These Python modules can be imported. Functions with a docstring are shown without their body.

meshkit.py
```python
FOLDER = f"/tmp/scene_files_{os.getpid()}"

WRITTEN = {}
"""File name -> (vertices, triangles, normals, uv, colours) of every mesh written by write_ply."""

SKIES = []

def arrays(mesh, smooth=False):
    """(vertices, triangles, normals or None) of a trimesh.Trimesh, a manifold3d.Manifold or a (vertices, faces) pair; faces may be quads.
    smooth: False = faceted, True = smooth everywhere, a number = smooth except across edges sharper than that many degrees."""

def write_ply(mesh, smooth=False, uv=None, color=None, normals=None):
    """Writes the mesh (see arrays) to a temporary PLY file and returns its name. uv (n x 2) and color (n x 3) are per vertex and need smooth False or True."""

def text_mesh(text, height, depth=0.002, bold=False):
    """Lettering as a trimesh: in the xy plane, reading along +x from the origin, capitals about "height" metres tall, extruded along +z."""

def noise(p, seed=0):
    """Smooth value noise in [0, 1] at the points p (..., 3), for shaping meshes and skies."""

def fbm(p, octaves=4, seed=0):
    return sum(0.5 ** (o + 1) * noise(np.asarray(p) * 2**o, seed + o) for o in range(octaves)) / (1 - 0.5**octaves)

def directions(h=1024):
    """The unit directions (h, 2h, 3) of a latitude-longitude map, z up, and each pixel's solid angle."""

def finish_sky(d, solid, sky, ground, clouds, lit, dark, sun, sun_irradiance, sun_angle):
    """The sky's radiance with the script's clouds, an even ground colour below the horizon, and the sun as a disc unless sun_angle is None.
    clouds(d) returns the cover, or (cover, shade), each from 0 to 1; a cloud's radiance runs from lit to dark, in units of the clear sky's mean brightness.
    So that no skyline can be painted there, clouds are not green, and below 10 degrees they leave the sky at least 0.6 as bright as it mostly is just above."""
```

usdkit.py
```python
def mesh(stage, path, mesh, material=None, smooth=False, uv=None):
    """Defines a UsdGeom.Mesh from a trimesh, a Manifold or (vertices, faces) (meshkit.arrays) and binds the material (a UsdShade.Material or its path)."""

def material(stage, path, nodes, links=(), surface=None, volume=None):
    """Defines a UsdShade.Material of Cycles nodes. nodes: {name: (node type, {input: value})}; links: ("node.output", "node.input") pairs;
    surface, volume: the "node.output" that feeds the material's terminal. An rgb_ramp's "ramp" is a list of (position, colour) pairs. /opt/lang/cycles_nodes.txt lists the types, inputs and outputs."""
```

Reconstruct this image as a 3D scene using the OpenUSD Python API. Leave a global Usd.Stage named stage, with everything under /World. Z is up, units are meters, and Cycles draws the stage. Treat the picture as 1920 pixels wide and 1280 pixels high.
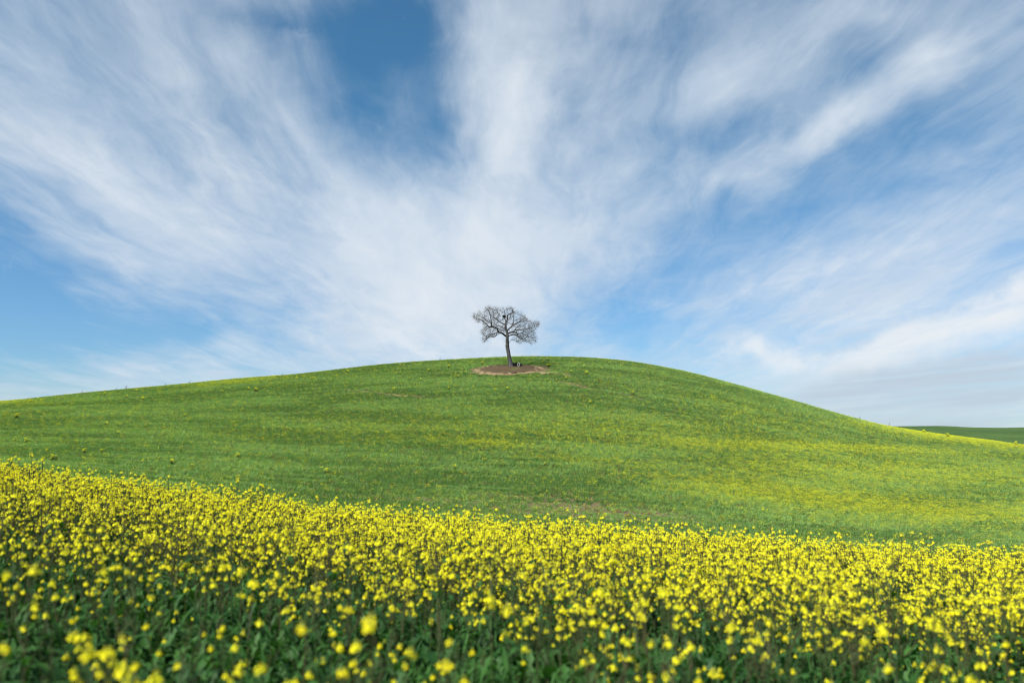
import math, random
import numpy as np
import trimesh
import usdkit, meshkit
from scipy.interpolate import PchipInterpolator
from scipy.spatial import cKDTree
from pxr import Usd, UsdGeom, UsdLux, UsdShade, Gf, Sdf, Vt

stage = Usd.Stage.CreateInMemory()
UsdGeom.SetStageUpAxis(stage, UsdGeom.Tokens.z)
UsdGeom.SetStageMetersPerUnit(stage, 1.0)
WORLD = UsdGeom.Xform.Define(stage, '/World')
UsdGeom.Scope.Define(stage, '/World/Looks')
random.seed(7)
rng = np.random.default_rng(7)

# ------------------------------------------------------------------ camera
FOCAL, APERTURE = 28.0, 36.0
FPX = 1920 * FOCAL / APERTURE            # focal length in photograph pixels
HORIZON = 822.0                          # row of the horizon in the photograph
PITCH = math.atan((HORIZON - 640) / FPX)
EYE = np.array([0.0, 0.0, 1.5])
EXPOSURE = 1.2

cam = UsdGeom.Camera.Define(stage, '/World/camera')
cam.CreateFocalLengthAttr(FOCAL)
cam.CreateHorizontalApertureAttr(APERTURE)
cam.CreateVerticalApertureAttr(APERTURE * 682 / 1024)
cam.CreateFStopAttr(1.1)
cam.CreateFocusDistanceAttr(32.0)
cam.CreateExposureAttr(EXPOSURE)
cam.CreateClippingRangeAttr(Gf.Vec2f(0.05, 20000))
cam.AddTranslateOp().Set(Gf.Vec3d(*EYE))
cam.AddRotateXYZOp().Set(Gf.Vec3f(90 + math.degrees(PITCH), 0, 0))


def uv_of(px, py):
    """Photograph pixel -> (x/y, z/y) of its direction from the eye."""
    x, yc = (np.asarray(px, float) - 960) / FPX, (640 - np.asarray(py, float)) / FPX
    c, s = math.cos(PITCH), math.sin(PITCH)
    fwd, up = c - yc * s, s + yc * c
    return x / fwd, up / fwd


def px_of(p):
    """Points -> photograph pixels."""
    q = np.asarray(p, float) - EYE
    c, s = math.cos(PITCH), math.sin(PITCH)
    f, u = q[..., 1] * c + q[..., 2] * s, -q[..., 1] * s + q[..., 2] * c
    f = np.where(np.abs(f) < 1e-6, 1e-6, f)
    return 960 + FPX * q[..., 0] / f, 640 - FPX * u / f


# ------------------------------------------------------------------ sky and sun
SUN_EL, SUN_AZ = math.radians(48), math.radians(-132)      # behind the camera, to the left
SUN = np.array([math.cos(SUN_EL) * math.sin(SUN_AZ), math.cos(SUN_EL) * math.cos(SUN_AZ), math.sin(SUN_EL)])


class Graph:
    """Collects shader nodes and links; sockets are 'node.output' strings or numbers."""

    def __init__(self):
        self.n, self.l = {}, []

    def add(self, kind, out, **inputs):
        name = f'n{len(self.n)}'
        vals = {}
        for k, v in inputs.items():
            if isinstance(v, str) and '.' in v and v.split('.')[0] in self.n:
                self.l.append((v, f'{name}.{k}'))
            else:
                vals[k] = v
        self.n[name] = (kind, vals)
        return f'{name}.{out}'

    def m(self, op, a, b=0.5, c=0.0, clamp=False):
        return self.add('math', 'value', math_type=op, value1=a, value2=b, value3=c, use_clamp=clamp)

    def sm(self, x, lo, hi, a=0.0, b=1.0):
        return self.add('map_range', 'result', range_type='smoothstep', value=x, from_min=lo, from_max=hi, to_min=a, to_max=b, clamp=True)

    def noise(self, vec, scale, detail=4.0, rough=0.55, dist=0.0):
        return self.add('noise_texture', 'fac', vector=vec, scale=scale, detail=detail, roughness=rough, distortion=dist)

    def mixc(self, f, a, b, kind='mix'):
        return self.add('mix', 'color', mix_type=kind, fac=f, color1=a, color2=b)

    def build(self, path, **terminals):
        return usdkit.material(stage, path, self.n, self.l, **terminals)


def sky_material():
    g = Graph()
    sky = g.add('sky_texture', 'color', sky_type='single_scattering', sun_disc=False, sun_elevation=SUN_EL, sun_rotation=SUN_AZ,
                altitude=300.0, air_density=1.0, aerosol_density=0.6, ozone_density=2.0)
    d = g.add('texture_coordinate', 'generated')
    s = g.add('separate_xyz', 'x', vector=d)
    n = s.split('.')[0]
    x, y, z = n + '.x', n + '.y', n + '.z'
    # the cloud sheet: a high flat layer whose streaks run straight away from the viewer
    zz = g.m('add', g.m('maximum', z, 0.0), 0.085)
    a, b = g.m('divide', x, zz), g.m('divide', y, zz)
    # gnomonic coordinates of the direction, for the large cloud masses
    ys = g.m('maximum', y, 0.02)
    front = g.sm(y, 0.05, 0.45)
    u, v = g.m('divide', x, ys), g.m('divide', z, ys)
    uv = g.add('combine_xyz', 'vector', x=u, y=v, z=0.0)
    w1 = g.noise(uv, 3.2, 4.0, 0.6)
    w2 = g.noise(g.add('vector_math', 'vector', math_type='add', vector1=uv, vector2=(7.3, 1.7, 3.1)), 3.2, 4.0, 0.6)
    uw = g.m('multiply_add', g.m('subtract', w1, 0.5), 0.20, u)
    vw = g.m('multiply_add', g.m('subtract', w2, 0.5), 0.16, v)
    uvw = g.add('combine_xyz', 'vector', x=uw, y=vw, z=0.0)

    def strokes(items, start):
        acc = start
        for (x0, y0, x1, y1, width, amp) in items:       # a soft streak from one direction to another
            (ua, va), (ub, vb) = uv_of(x0, y0), uv_of(x1, y1)
            L = math.hypot(ub - ua, vb - va) / 2
            mp = g.add('mapping', 'vector', mapping_type='texture', vector=uvw, location=((ua + ub) / 2, (va + vb) / 2, 0),
                       rotation=(0, 0, math.atan2(vb - va, ub - ua)), scale=(L * 1.45 + width / FPX, width * 1.9 / FPX, 1))
            gr = g.add('gradient_texture', 'fac', gradient_type='quadratic_sphere', vector=mp)
            acc = g.m('multiply_add', gr, amp, acc)
        return acc

    # streaky structure in the sheet, bent by slow turbulence
    slow = g.add('combine_xyz', 'vector', x=a, y=g.m('multiply', b, 0.6), z=9.0)
    aw = g.m('multiply_add', g.m('subtract', g.noise(slow, 1.1, 3.0, 0.55), 0.5), 0.34, a)
    aw = g.m('multiply_add', g.m('subtract', g.noise(slow, 4.0, 3.0, 0.55), 0.5), 0.10, aw)
    st = g.add('combine_xyz', 'vector', x=aw, y=g.m('multiply', b, 0.26), z=0.0)
    fil = g.add('combine_xyz', 'vector', x=aw, y=g.m('multiply', b, 0.16), z=6.0)
    n1 = g.noise(st, 1.5, 6.0, 0.62, 0.6)
    n2 = g.noise(st, 5.5, 7.0, 0.62, 0.6)
    n4 = g.noise(fil, 15.0, 4.0, 0.6, 0.3)
    iso = g.add('combine_xyz', 'vector', x=a, y=g.m('multiply', b, 0.75), z=4.0)
    n3 = g.noise(iso, 4.0, 8.0, 0.62, 0.4)
    base = g.m('multiply_add', g.m('subtract', n1, 0.5), 0.80, 0.31)
    base = g.m('multiply_add', g.m('subtract', n2, 0.5), 0.82, base)
    base = g.m('multiply_add', g.m('subtract', n3, 0.5), 0.42, base)
    base = g.m('multiply_add', g.m('subtract', n4, 0.5), 0.20, base)
    S = strokes(SKY_STROKES, 0.0)
    cover = g.m('add', base, g.m('multiply', S, front))
    low = g.sm(z, 0.0, 0.16, 0.14, 0.0)                  # the sheet closes up towards the horizon
    cover = g.m('add', cover, low)
    dens = g.add('map_range', 'result', range_type='smoothstep', value=cover, from_min=-0.24, from_max=1.04, to_min=0.0, to_max=0.96, clamp=True)
    shade = g.noise(st, 2.6, 5.0, 0.6, 0.4)
    cloud = g.mixc(g.m('multiply', g.sm(shade, 0.3, 0.75), g.sm(cover, 0.2, 1.0, 0.45, 1.0)), CLOUD_DARK, CLOUD_LIGHT)
    # a lower heap of thicker white cloud with grey flat streaks under it
    H = g.m('multiply', strokes(HEAP_STROKES, 0.0), front)
    bil = g.noise(uv, 16.0, 6.0, 0.6, 0.3)
    soft = g.sm(g.m('multiply_add', g.m('subtract', bil, 0.5), 0.9, H), 0.10, 0.60, 0.0, 0.75)
    (ba, bva), (bb, bvb) = uv_of(1480, 664), uv_of(1920, 520)
    slope = (bvb - bva) / (bb - ba)
    edge = g.m('multiply_add', u, slope, bva - slope * ba)
    lump = g.m('multiply_add', g.m('subtract', g.noise(uv, 11.0, 7.0, 0.6, 0.2), 0.5), 0.085, edge)
    e = g.m('subtract', lump, v)
    reach = g.sm(u, ba - 0.06, ba + 0.10)
    fe = g.add('combine_xyz', 'vector', x=g.m('multiply', uw, 3.0), y=g.m('multiply', g.m('multiply_add', u, -slope * 0.8, v), 22.0), z=5.0)
    feather = g.noise(fe, 1.3, 7.0, 0.62, 0.4)
    body = g.m('multiply', g.sm(e, 0.0, 0.022), g.sm(e, 0.015, 0.100, 1.0, 0.0))
    hd = g.m('maximum', soft, g.m('multiply', g.m('multiply', body, reach), g.m('multiply', front, g.sm(feather, 0.30, 0.66, 0.35, 0.92))))
    flat = g.add('combine_xyz', 'vector', x=g.m('multiply', u, 1.0), y=g.m('multiply_add', u, -1.6, g.m('multiply', v, 20.0)), z=2.0)
    fs = g.sm(g.noise(flat, 2.2, 5.0, 0.6, 0.3), 0.40, 0.62)
    G = g.m('multiply', strokes(GREY_STROKES, 0.0), front)
    gd = g.m('multiply', g.sm(G, 0.05, 0.5, 0.0, 0.9), g.m('multiply_add', fs, 0.55, 0.45))
    tint = g.mixc(g.sm(z, 0.05, 0.42), SKY_TINT_LOW, SKY_TINT)
    col = g.mixc(dens, g.mixc(1.0, sky, tint, 'multiply'), cloud)
    col = g.mixc(hd, col, CLOUD_WHITE)
    col = g.mixc(gd, col, CLOUD_GREY)
    # below the horizon: plain green-grey land light
    col = g.mixc(g.sm(z, -0.06, -0.01), (1.2, 1.4, 0.9), col)
    bg = g.add('background_shader', 'background', color=col, strength=SKY_STRENGTH)
    return g.build('/World/Looks/sky', surface=bg)


SKY_STRENGTH = 0.058
SKY_TINT, SKY_TINT_LOW = (0.43, 0.82, 0.92), (0.53, 0.77, 0.97)
CLOUD_LIGHT, CLOUD_DARK, CLOUD_WHITE, CLOUD_GREY = (6.0, 6.4, 6.8), (4.6, 5.35, 6.2), (6.4, 6.65, 6.85), (3.95, 4.65, 5.4)
# (x0, y0, x1, y1, half width, amount)
SKY_STROKES = [
    (690, -80, 800, 210, 115, -0.72), (800, 180, 850, 330, 55, -0.42), (640, 20, 700, 110, 60, -0.25), (560, 80, 780, 400, 70, -0.30),   # the deep blue gap
    (905, -80, 900, 380, 90, 0.38), (1010, -50, 930, 420, 90, 0.38), (1120, -50, 960, 420, 90, 0.25),          # white streak right of it
    (-150, 0, 330, 290, 170, 0.20), (-100, 220, 640, 520, 80, 0.36), (330, 60, 720, 470, 70, 0.22), (590, 330, 800, 520, 60, 0.30), (100, 470, 560, 500, 60, 0.22),
    (640, 430, 860, 660, 150, 0.85), (880, 400, 960, 620, 160, 0.65), (960, 480, 1130, 460, 80, 0.4),              # bright heart behind the tree
    (-200, 565, 300, 620, 90, -1.15), (-100, 465, 140, 545, 70, -0.50), (250, 600, 520, 630, 45, -0.50), (430, 520, 640, 560, 40, -0.12),        # clear blue at the left
    (-100, 690, 560, 690, 50, 0.22), (420, 15, 640, 60, 60, -0.50), (560, 60, 680, 170, 40, -0.18), (480, 10, 610, 110, 40, 0.20),
    (1060, 480, 1300, 320, 50, 0.36), (1280, 320, 1480, 280, 34, 0.38), (1440, 270, 1640, 190, 30, 0.46), (1600, 200, 1960, 10, 44, 0.52), (1100, 250, 1550, 70, 90, 0.30), (1500, 60, 1800, 0, 60, 0.3),
    (1080, 600, 1250, 640, 60, -0.42), (1180, 540, 1300, 450, 55, -0.24), (1260, 420, 1560, 330, 60, -0.24), (1560, 310, 1960, 190, 60, -0.26), (1200, 290, 1500, 170, 38, -0.24), (1060, 100, 1300, 60, 50, -0.14),
    (1500, 170, 1700, 110, 30, -0.22), (1350, 600, 1500, 560, 40, -0.15),
    (1350, 560, 1950, 420, 110, 0.30), (1380, 660, 1980, 540, 120, 0.38), (1300, 480, 1950, 330, 60, 0.10), (1150, 340, 1240, 330, 40, 0.18),
]
HEAP_STROKES = [(1335, 680, 1470, 605, 36, 0.65), (1370, 700, 1580, 650, 40, 0.45), (1500, 690, 1720, 640, 40, 0.30)]
GREY_STROKES = [(1430, 745, 2000, 690, 55, 1.0), (1500, 790, 2000, 770, 60, 1.0)]

dome = UsdLux.DomeLight.Define(stage, '/World/sky')
dome.CreateIntensityAttr(1.0)
dome.GetPrim().SetCustomDataByKey('kind', 'structure')
UsdShade.MaterialBindingAPI.Apply(dome.GetPrim()).Bind(sky_material())

sun = UsdLux.DistantLight.Define(stage, '/World/sun')
sun.CreateIntensityAttr(1.15)
sun.CreateAngleAttr(2.5)
sun.CreateNormalizeAttr(True)
sun.CreateColorAttr(Gf.Vec3f(1.0, 0.95, 0.87))
sun.AddTransformOp().Set(Gf.Matrix4d().SetRotate(Gf.Rotation(Gf.Vec3d(0, 0, 1), Gf.Vec3d(*SUN))))


# ------------------------------------------------------------------ helpers
TAKEN = {}


def numbered(parent, name):
    k = TAKEN.get((parent, name), 0)
    TAKEN[(parent, name)] = k + 1
    return f'{parent}/{name}' if k == 0 else f'{parent}/{name}_{k:03d}'


def tag(prim, label=None, category=None, group=None, kind=None):
    for k, v in (('label', label), ('category', category), ('group', group), ('kind', kind)):
        if v:
            prim.SetCustomDataByKey(k, v)
    return prim


def obj(name, mesh, mat, parent='/World', smooth=False):
    return usdkit.mesh(stage, numbered(str(parent), name), mesh, mat, smooth=smooth).GetPrim()


def thing(name, label, category, loc=(0, 0, 0), rz=0.0, group=None, scale=None, ref=None):
    x = UsdGeom.Xform.Define(stage, numbered('/World', name))
    x.AddTranslateOp().Set(Gf.Vec3d(*map(float, loc)))
    if rz:
        x.AddRotateZOp().Set(float(rz))
    if scale is not None:
        x.AddScaleOp().Set(Gf.Vec3f(*([float(scale)] * 3)))
    if ref is not None:
        x.GetPrim().GetReferences().AddInternalReference(ref)
        x.GetPrim().SetInstanceable(True)
    return tag(x.GetPrim(), label, category, group)


def join(parts):
    vs, fs, n = [], [], 0
    for v, f in parts:
        vs.append(np.asarray(v, float)); fs.append(np.asarray(f, int) + n); n += len(v)
    return np.vstack(vs), np.vstack(fs)


def tube(points, radii, sides=5, cap=True):
    p = np.asarray(points, float)
    r = np.broadcast_to(np.asarray(radii, float), (len(p),))
    t = np.gradient(p, axis=0)
    t /= np.linalg.norm(t, axis=1, keepdims=True) + 1e-12
    ref = np.array([0.31, 0.17, 0.93]) if abs(t[:, 2]).mean() < 0.8 else np.array([0.95, 0.27, 0.1])
    a = np.cross(t, ref); a /= np.linalg.norm(a, axis=1, keepdims=True) + 1e-12
    b = np.cross(t, a)
    an = np.arange(sides) * 2 * np.pi / sides
    v = p[:, None] + r[:, None, None] * (np.cos(an)[None, :, None] * a[:, None] + np.sin(an)[None, :, None] * b[:, None])
    i, j = np.meshgrid(np.arange(len(p) - 1), np.arange(sides), indexing='ij')
    q = np.stack([i * sides + j, i * sides + (j + 1) % sides, (i + 1) * sides + (j + 1) % sides, (i + 1) * sides + j], -1).reshape(-1, 4)
    f = np.vstack([q[:, [0, 2, 1]], q[:, [0, 3, 2]]])
    v = v.reshape(-1, 3)
    if cap:
        k = len(v)
        v = np.vstack([v, p[-1]])
        last = (len(p) - 1) * sides
        f = np.vstack([f, [[last + (j + 1) % sides, last + j, k] for j in range(sides)]])
    return v, f


def grid_mesh(V):
    r, c = V.shape[:2]
    i, j = np.meshgrid(np.arange(r - 1), np.arange(c - 1), indexing='ij')
    q = np.stack([i * c + j, i * c + j + 1, (i + 1) * c + j + 1, (i + 1) * c + j], -1).reshape(-1, 4)
    return V.reshape(-1, 3), np.vstack([q[:, [0, 1, 2]], q[:, [0, 2, 3]]])


def pts3(x, y, z):
    return np.stack([np.asarray(x, float), np.asarray(y, float), np.broadcast_to(np.asarray(z, float), np.shape(x))], -1)


def instancer(name, protos, pos, idx, yaw, scale, tilt=None, label=None, category=None):
    """ONE object of many small plants. protos: lists of (mesh, material, smooth)."""
    path = numbered('/World', name)
    pi = UsdGeom.PointInstancer.Define(stage, path)
    targets = []
    for k, parts in enumerate(protos):
        x = UsdGeom.Xform.Define(stage, f'{path}/plant_{k:03d}')
        for q, (mesh, mat, sm) in enumerate(parts):
            usdkit.mesh(stage, f'{path}/plant_{k:03d}/piece_{q:03d}', mesh, mat, smooth=sm)
        targets.append(x.GetPath())
    pi.CreatePrototypesRel().SetTargets(targets)
    n = len(pos)
    pi.CreatePositionsAttr(Vt.Vec3fArray.FromNumpy(np.asarray(pos, np.float32)))
    pi.CreateProtoIndicesAttr(Vt.IntArray.FromNumpy(np.asarray(idx, np.int32)))
    h = np.asarray(yaw) / 2
    q = np.zeros((n, 4), np.float32)                       # w, x, y, z
    q[:, 0], q[:, 3] = np.cos(h), np.sin(h)
    if tilt is not None:                                   # small lean about a horizontal axis, after the yaw
        ax, an = tilt
        tw, tx, ty = np.cos(an / 2), np.sin(an / 2) * np.cos(ax), np.sin(an / 2) * np.sin(ax)
        w, z = q[:, 0].copy(), q[:, 3].copy()
        q[:, 0], q[:, 1], q[:, 2], q[:, 3] = tw * w, tx * w + ty * z, ty * w - tx * z, tw * z
    pi.CreateOrientationsAttr(Vt.QuathArray([Gf.Quath(float(a), float(b), float(c), float(d)) for a, b, c, d in q]) if n < 0 else
                              Vt.QuathArray.FromNumpy(np.ascontiguousarray(q[:, [1, 2, 3, 0]].astype(np.float16))))
    s = np.asarray(scale, np.float32)
    pi.CreateScalesAttr(Vt.Vec3fArray.FromNumpy(np.repeat(s[:, None], 3, 1) if s.ndim == 1 else s))
    return tag(pi.GetPrim(), label, category, kind='stuff')


# ------------------------------------------------------------------ materials
def leaf_mat(name, dark, light, noise_scale=0.6, rough=0.5, trans=0.3, spec=0.4, dry=None, dry_amt=0.0, zs=1.0, rows=0.0):
    g = Graph()
    pos = g.add('geometry', 'position')
    mp = g.add('mapping', 'vector', vector=pos, scale=(0.35, 1.0, zs))
    n = g.noise(mp, noise_scale, 4.0, 0.6)
    r = g.add('object_info', 'random')
    if rows:                                             # drilled lines along the contours
        mr = g.add('mapping', 'vector', vector=pos, scale=(0.07, 1.5, 0.3))
        n = g.m('multiply_add', g.m('subtract', g.noise(mr, 1.0, 5.0, 0.62, 0.3), 0.5), rows, n)
    f = g.m('multiply_add', g.m('subtract', r, 0.5), 0.55, g.sm(n, 0.32, 0.68), clamp=True)
    c = g.mixc(f, dark, light)
    if dry is not None:
        d = g.sm(g.m('fract' if False else 'fraction', g.m('multiply', r, 7.31)), 1 - dry_amt, 1 - dry_amt + 0.02)
        c = g.mixc(d, c, dry)
    p = g.add('principled_bsdf', 'BSDF', base_color=c, roughness=rough, specular_ior_level=spec)
    t = g.add('translucent_bsdf', 'BSDF', color=g.mixc(1.0, c, (1.25, 1.35, 0.6), 'multiply'))
    return g.build(f'/World/Looks/{name}', surface=g.add('mix_closure', 'closure', fac=trans, closure1=p, closure2=t))


def plain_mat(name, a, b, scale=20.0, rough=0.8, bump=0.0, spec=0.3, detail=5.0, stretch=(1, 1, 1)):
    g = Graph()
    pos = g.add('texture_coordinate', 'object')
    mp = g.add('mapping', 'vector', vector=pos, scale=stretch)
    n = g.noise(mp, scale, detail, 0.6)
    kw = {}
    if bump:
        kw['normal'] = g.add('bump', 'normal', height=n, strength=bump, distance=0.03)
    p = g.add('principled_bsdf', 'BSDF', base_color=g.mixc(g.sm(n, 0.3, 0.7), a, b), roughness=rough, specular_ior_level=spec, **kw)
    return g.build(f'/World/Looks/{name}', surface=p)


M_PETAL = leaf_mat('petal', (0.78, 0.68, 0.010), (0.82, 0.79, 0.022), 3.0, 0.6, 0.35, 0.15)
M_HILLPETAL = leaf_mat('hill_petal', (0.48, 0.50, 0.025), (0.62, 0.62, 0.035), 3.0, 0.6, 0.35, 0.1)
M_BUD = leaf_mat('bud', (0.25, 0.30, 0.03), (0.45, 0.42, 0.03), 3.0, 0.5, 0.2)
M_STEM = leaf_mat('stem', (0.030, 0.060, 0.018), (0.055, 0.050, 0.022), 4.0, 0.6, 0.1, 0.15)
M_LEAF = leaf_mat('leaf', (0.011, 0.047, 0.011), (0.034, 0.104, 0.018), 2.5, 0.6, 0.30, 0.2)
M_BLADE = leaf_mat('blade', (0.016, 0.060, 0.015), (0.038, 0.110, 0.022), 2.0, 0.6, 0.3, 0.1)
M_GRASS = leaf_mat('hill_grass', (0.086, 0.172, 0.048), (0.182, 0.305, 0.092), 0.22, 0.6, 0.42, 0.1, dry=(0.15, 0.12, 0.055), dry_amt=0.09, rows=1.0)
M_WEED = leaf_mat('weed_leaf', (0.014, 0.042, 0.014), (0.030, 0.075, 0.018), 2.0, 0.5, 0.25, 0.3)
M_DRY = plain_mat('dry_stalk', (0.10, 0.075, 0.045), (0.17, 0.13, 0.08), 8.0)
M_STRAW = plain_mat('straw', (0.30, 0.22, 0.12), (0.46, 0.36, 0.21), 8.0)


def soil_mat():
    g = Graph()
    pos = g.add('geometry', 'position')
    n = g.noise(pos, 0.9, 6.0, 0.65)
    n2 = g.noise(pos, 9.0, 4.0, 0.6)
    c = g.mixc(g.sm(n, 0.35, 0.65), (0.075, 0.078, 0.030), (0.100, 0.086, 0.042))
    c = g.mixc(g.sm(n2, 0.42, 0.62, 0.0, 0.5), c, (0.105, 0.080, 0.043))
    bm = g.add('bump', 'normal', height=n2, strength=0.6, distance=0.05)
    return g.build('/World/Looks/hill_soil', surface=g.add('principled_bsdf', 'BSDF', base_color=c, roughness=0.95, specular_ior_level=0.1, normal=bm))


M_SOIL = soil_mat()
M_EARTH = plain_mat('field_earth', (0.030, 0.028, 0.014), (0.055, 0.045, 0.025), 6.0, 0.95, 0.6, 0.1)


def far_mat():
    g = Graph()
    pos = g.add('geometry', 'position')
    xyz = g.add('separate_xyz', 'x', vector=pos).split('.')[0]
    mp = g.add('mapping', 'vector', vector=pos, scale=(0.02, 0.10, 0.5))
    n = g.noise(mp, 1.0, 8.0, 0.7, 0.4)
    n2 = g.noise(pos, 0.8, 4.0, 0.6)
    c = g.mixc(g.sm(n, 0.35, 0.65), (0.030, 0.062, 0.016), (0.052, 0.092, 0.024))
    c = g.mixc(g.sm(n2, 0.4, 0.7, 0.0, 0.4), c, (0.013, 0.034, 0.010))
    left = g.m('multiply', g.sm(xyz + '.x', -150.0, -90.0, 1.0, 0.0), g.sm(n2, 0.35, 0.6))
    c = g.mixc(g.m('multiply', left, 0.35), c, (0.42, 0.36, 0.03))
    return g.build('/World/Looks/far_field', surface=g.add('principled_bsdf', 'BSDF', base_color=c, roughness=0.95, specular_ior_level=0.1))


M_FAR = far_mat()

# ------------------------------------------------------------------ the land
SIL = [(-900, 800), (-400, 775), (-150, 762), (0, 756), (60, 750), (160, 740), (300, 727), (440, 714), (540, 706), (700, 688), (800, 679.5), (900, 674), (1000, 671), (1080, 672),
       (1160, 678), (1260, 694), (1380, 724), (1500, 758), (1600, 787), (1660, 802), (1740, 815), (1840, 828), (1920, 839), (2100, 858), (2500, 890), (3000, 915)]
_u, _v = np.array([uv_of(*p) for p in SIL]).T
V_TOP = PchipInterpolator(_u, _v)
BASE = [(-900, 880), (0, 925), (640, 995), (1280, 1035), (1920, 1060), (3000, 1085)]
_ub, _vb = np.array([uv_of(*p) for p in BASE]).T
V_BASE = PchipInterpolator(_ub, _vb)
Y0, POW = 38.0, 1.6
UMIN, UMAX = _u[0], _u[-1]


def y_crest(u):
    return 110.0 - 26.0 * np.clip(u, -2, 2) ** 2


def hill_v(u, Y):
    u = np.clip(u, UMIN, UMAX)
    vt, vb, yc = V_TOP(u), V_BASE(u), y_crest(u)
    s = (Y - Y0) / (yc - Y0)
    g = np.where(s < 1, 1 - np.abs(1 - s) ** POW, 1 - 0.8 * np.abs(s - 1) ** POW)
    return vb + (vt - vb) * g


def hill_z(X, Y):
    X, Y = np.asarray(X, float), np.asarray(Y, float)
    z = EYE[2] + Y * hill_v(X / Y, Y)
    p = pts3(X / 9, Y / 5, 0.0)
    return z + 0.10 * (meshkit.noise(p.reshape(-1, 3), 3).reshape(X.shape)) * np.clip((Y - 30) / 20, 0, 1)


def on_hill(px, py):
    """The point of the near face of the hill that shows at a pixel."""
    u, v = uv_of(px, py)
    vt, vb, yc = V_TOP(u), V_BASE(u), y_crest(u)
    g = np.clip((v - vb) / (vt - vb), 0, 0.9995)
    Y = Y0 + (yc - Y0) * (1 - (1 - g) ** (1 / POW))
    return np.array([u * Y, Y, float(hill_z(np.array([u * Y]), np.array([Y]))[0])])


YE = 17.0
EDGE = [(-1200, 770), (-500, 810), (0, 869), (200, 896), (400, 919), (640, 952), (800, 968), (1000, 981), (1280, 998), (1500, 1014), (1700, 1025), (1920, 1034), (2600, 1060), (3400, 1100)]
_ue, _ve = np.array([uv_of(*p) for p in EDGE]).T
V_EDGE = PchipInterpolator(_ue, _ve)
PLANT_H = 0.93


def field_z(X, Y):
    """The flower field: slopes down to the right and away, rolls over at the far edge."""
    X, Y = np.asarray(X, float), np.asarray(Y, float)
    ue = np.clip(X / YE, _ue[0], _ue[-1])
    ze = EYE[2] + YE * V_EDGE(ue) - PLANT_H
    z0 = -0.072 * X
    t = Y / YE
    z = z0 + (ze - z0) * t
    z = z - 0.060 * np.clip(Y - YE + 1.0, 0, None) ** 1.7
    p = pts3(X / 1.7, Y / 1.7, 0.0)
    return z + 0.035 * meshkit.noise(p.reshape(-1, 3), 11).reshape(X.shape)


# main hill, one sheet in (azimuth, distance)
us = np.concatenate([np.linspace(UMIN * 1.0, -0.75, 40), np.linspace(-0.74, 0.74, 420), np.linspace(0.75, UMAX, 50)])
Ys = np.concatenate([np.linspace(25, 38, 14), np.linspace(38.5, 118, 260), np.linspace(120, 185, 40)])
U, Y = np.meshgrid(us, Ys)
hill = obj('hill', grid_mesh(np.stack([U * Y, Y, hill_z(U * Y, Y)], -1)), M_SOIL, smooth=True)
tag(hill, 'broad green hill rising behind the yellow flower field', kind='structure')

xs, ysn = np.linspace(-34, 34, 260), np.linspace(-12, 34, 190)
X, Y = np.meshgrid(xs, ysn)
field = obj('field', grid_mesh(np.stack([X, Y, field_z(X, Y)], -1)), M_EARTH, smooth=True)
tag(field, 'sloping ground under the yellow flower field', kind='structure')

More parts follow.
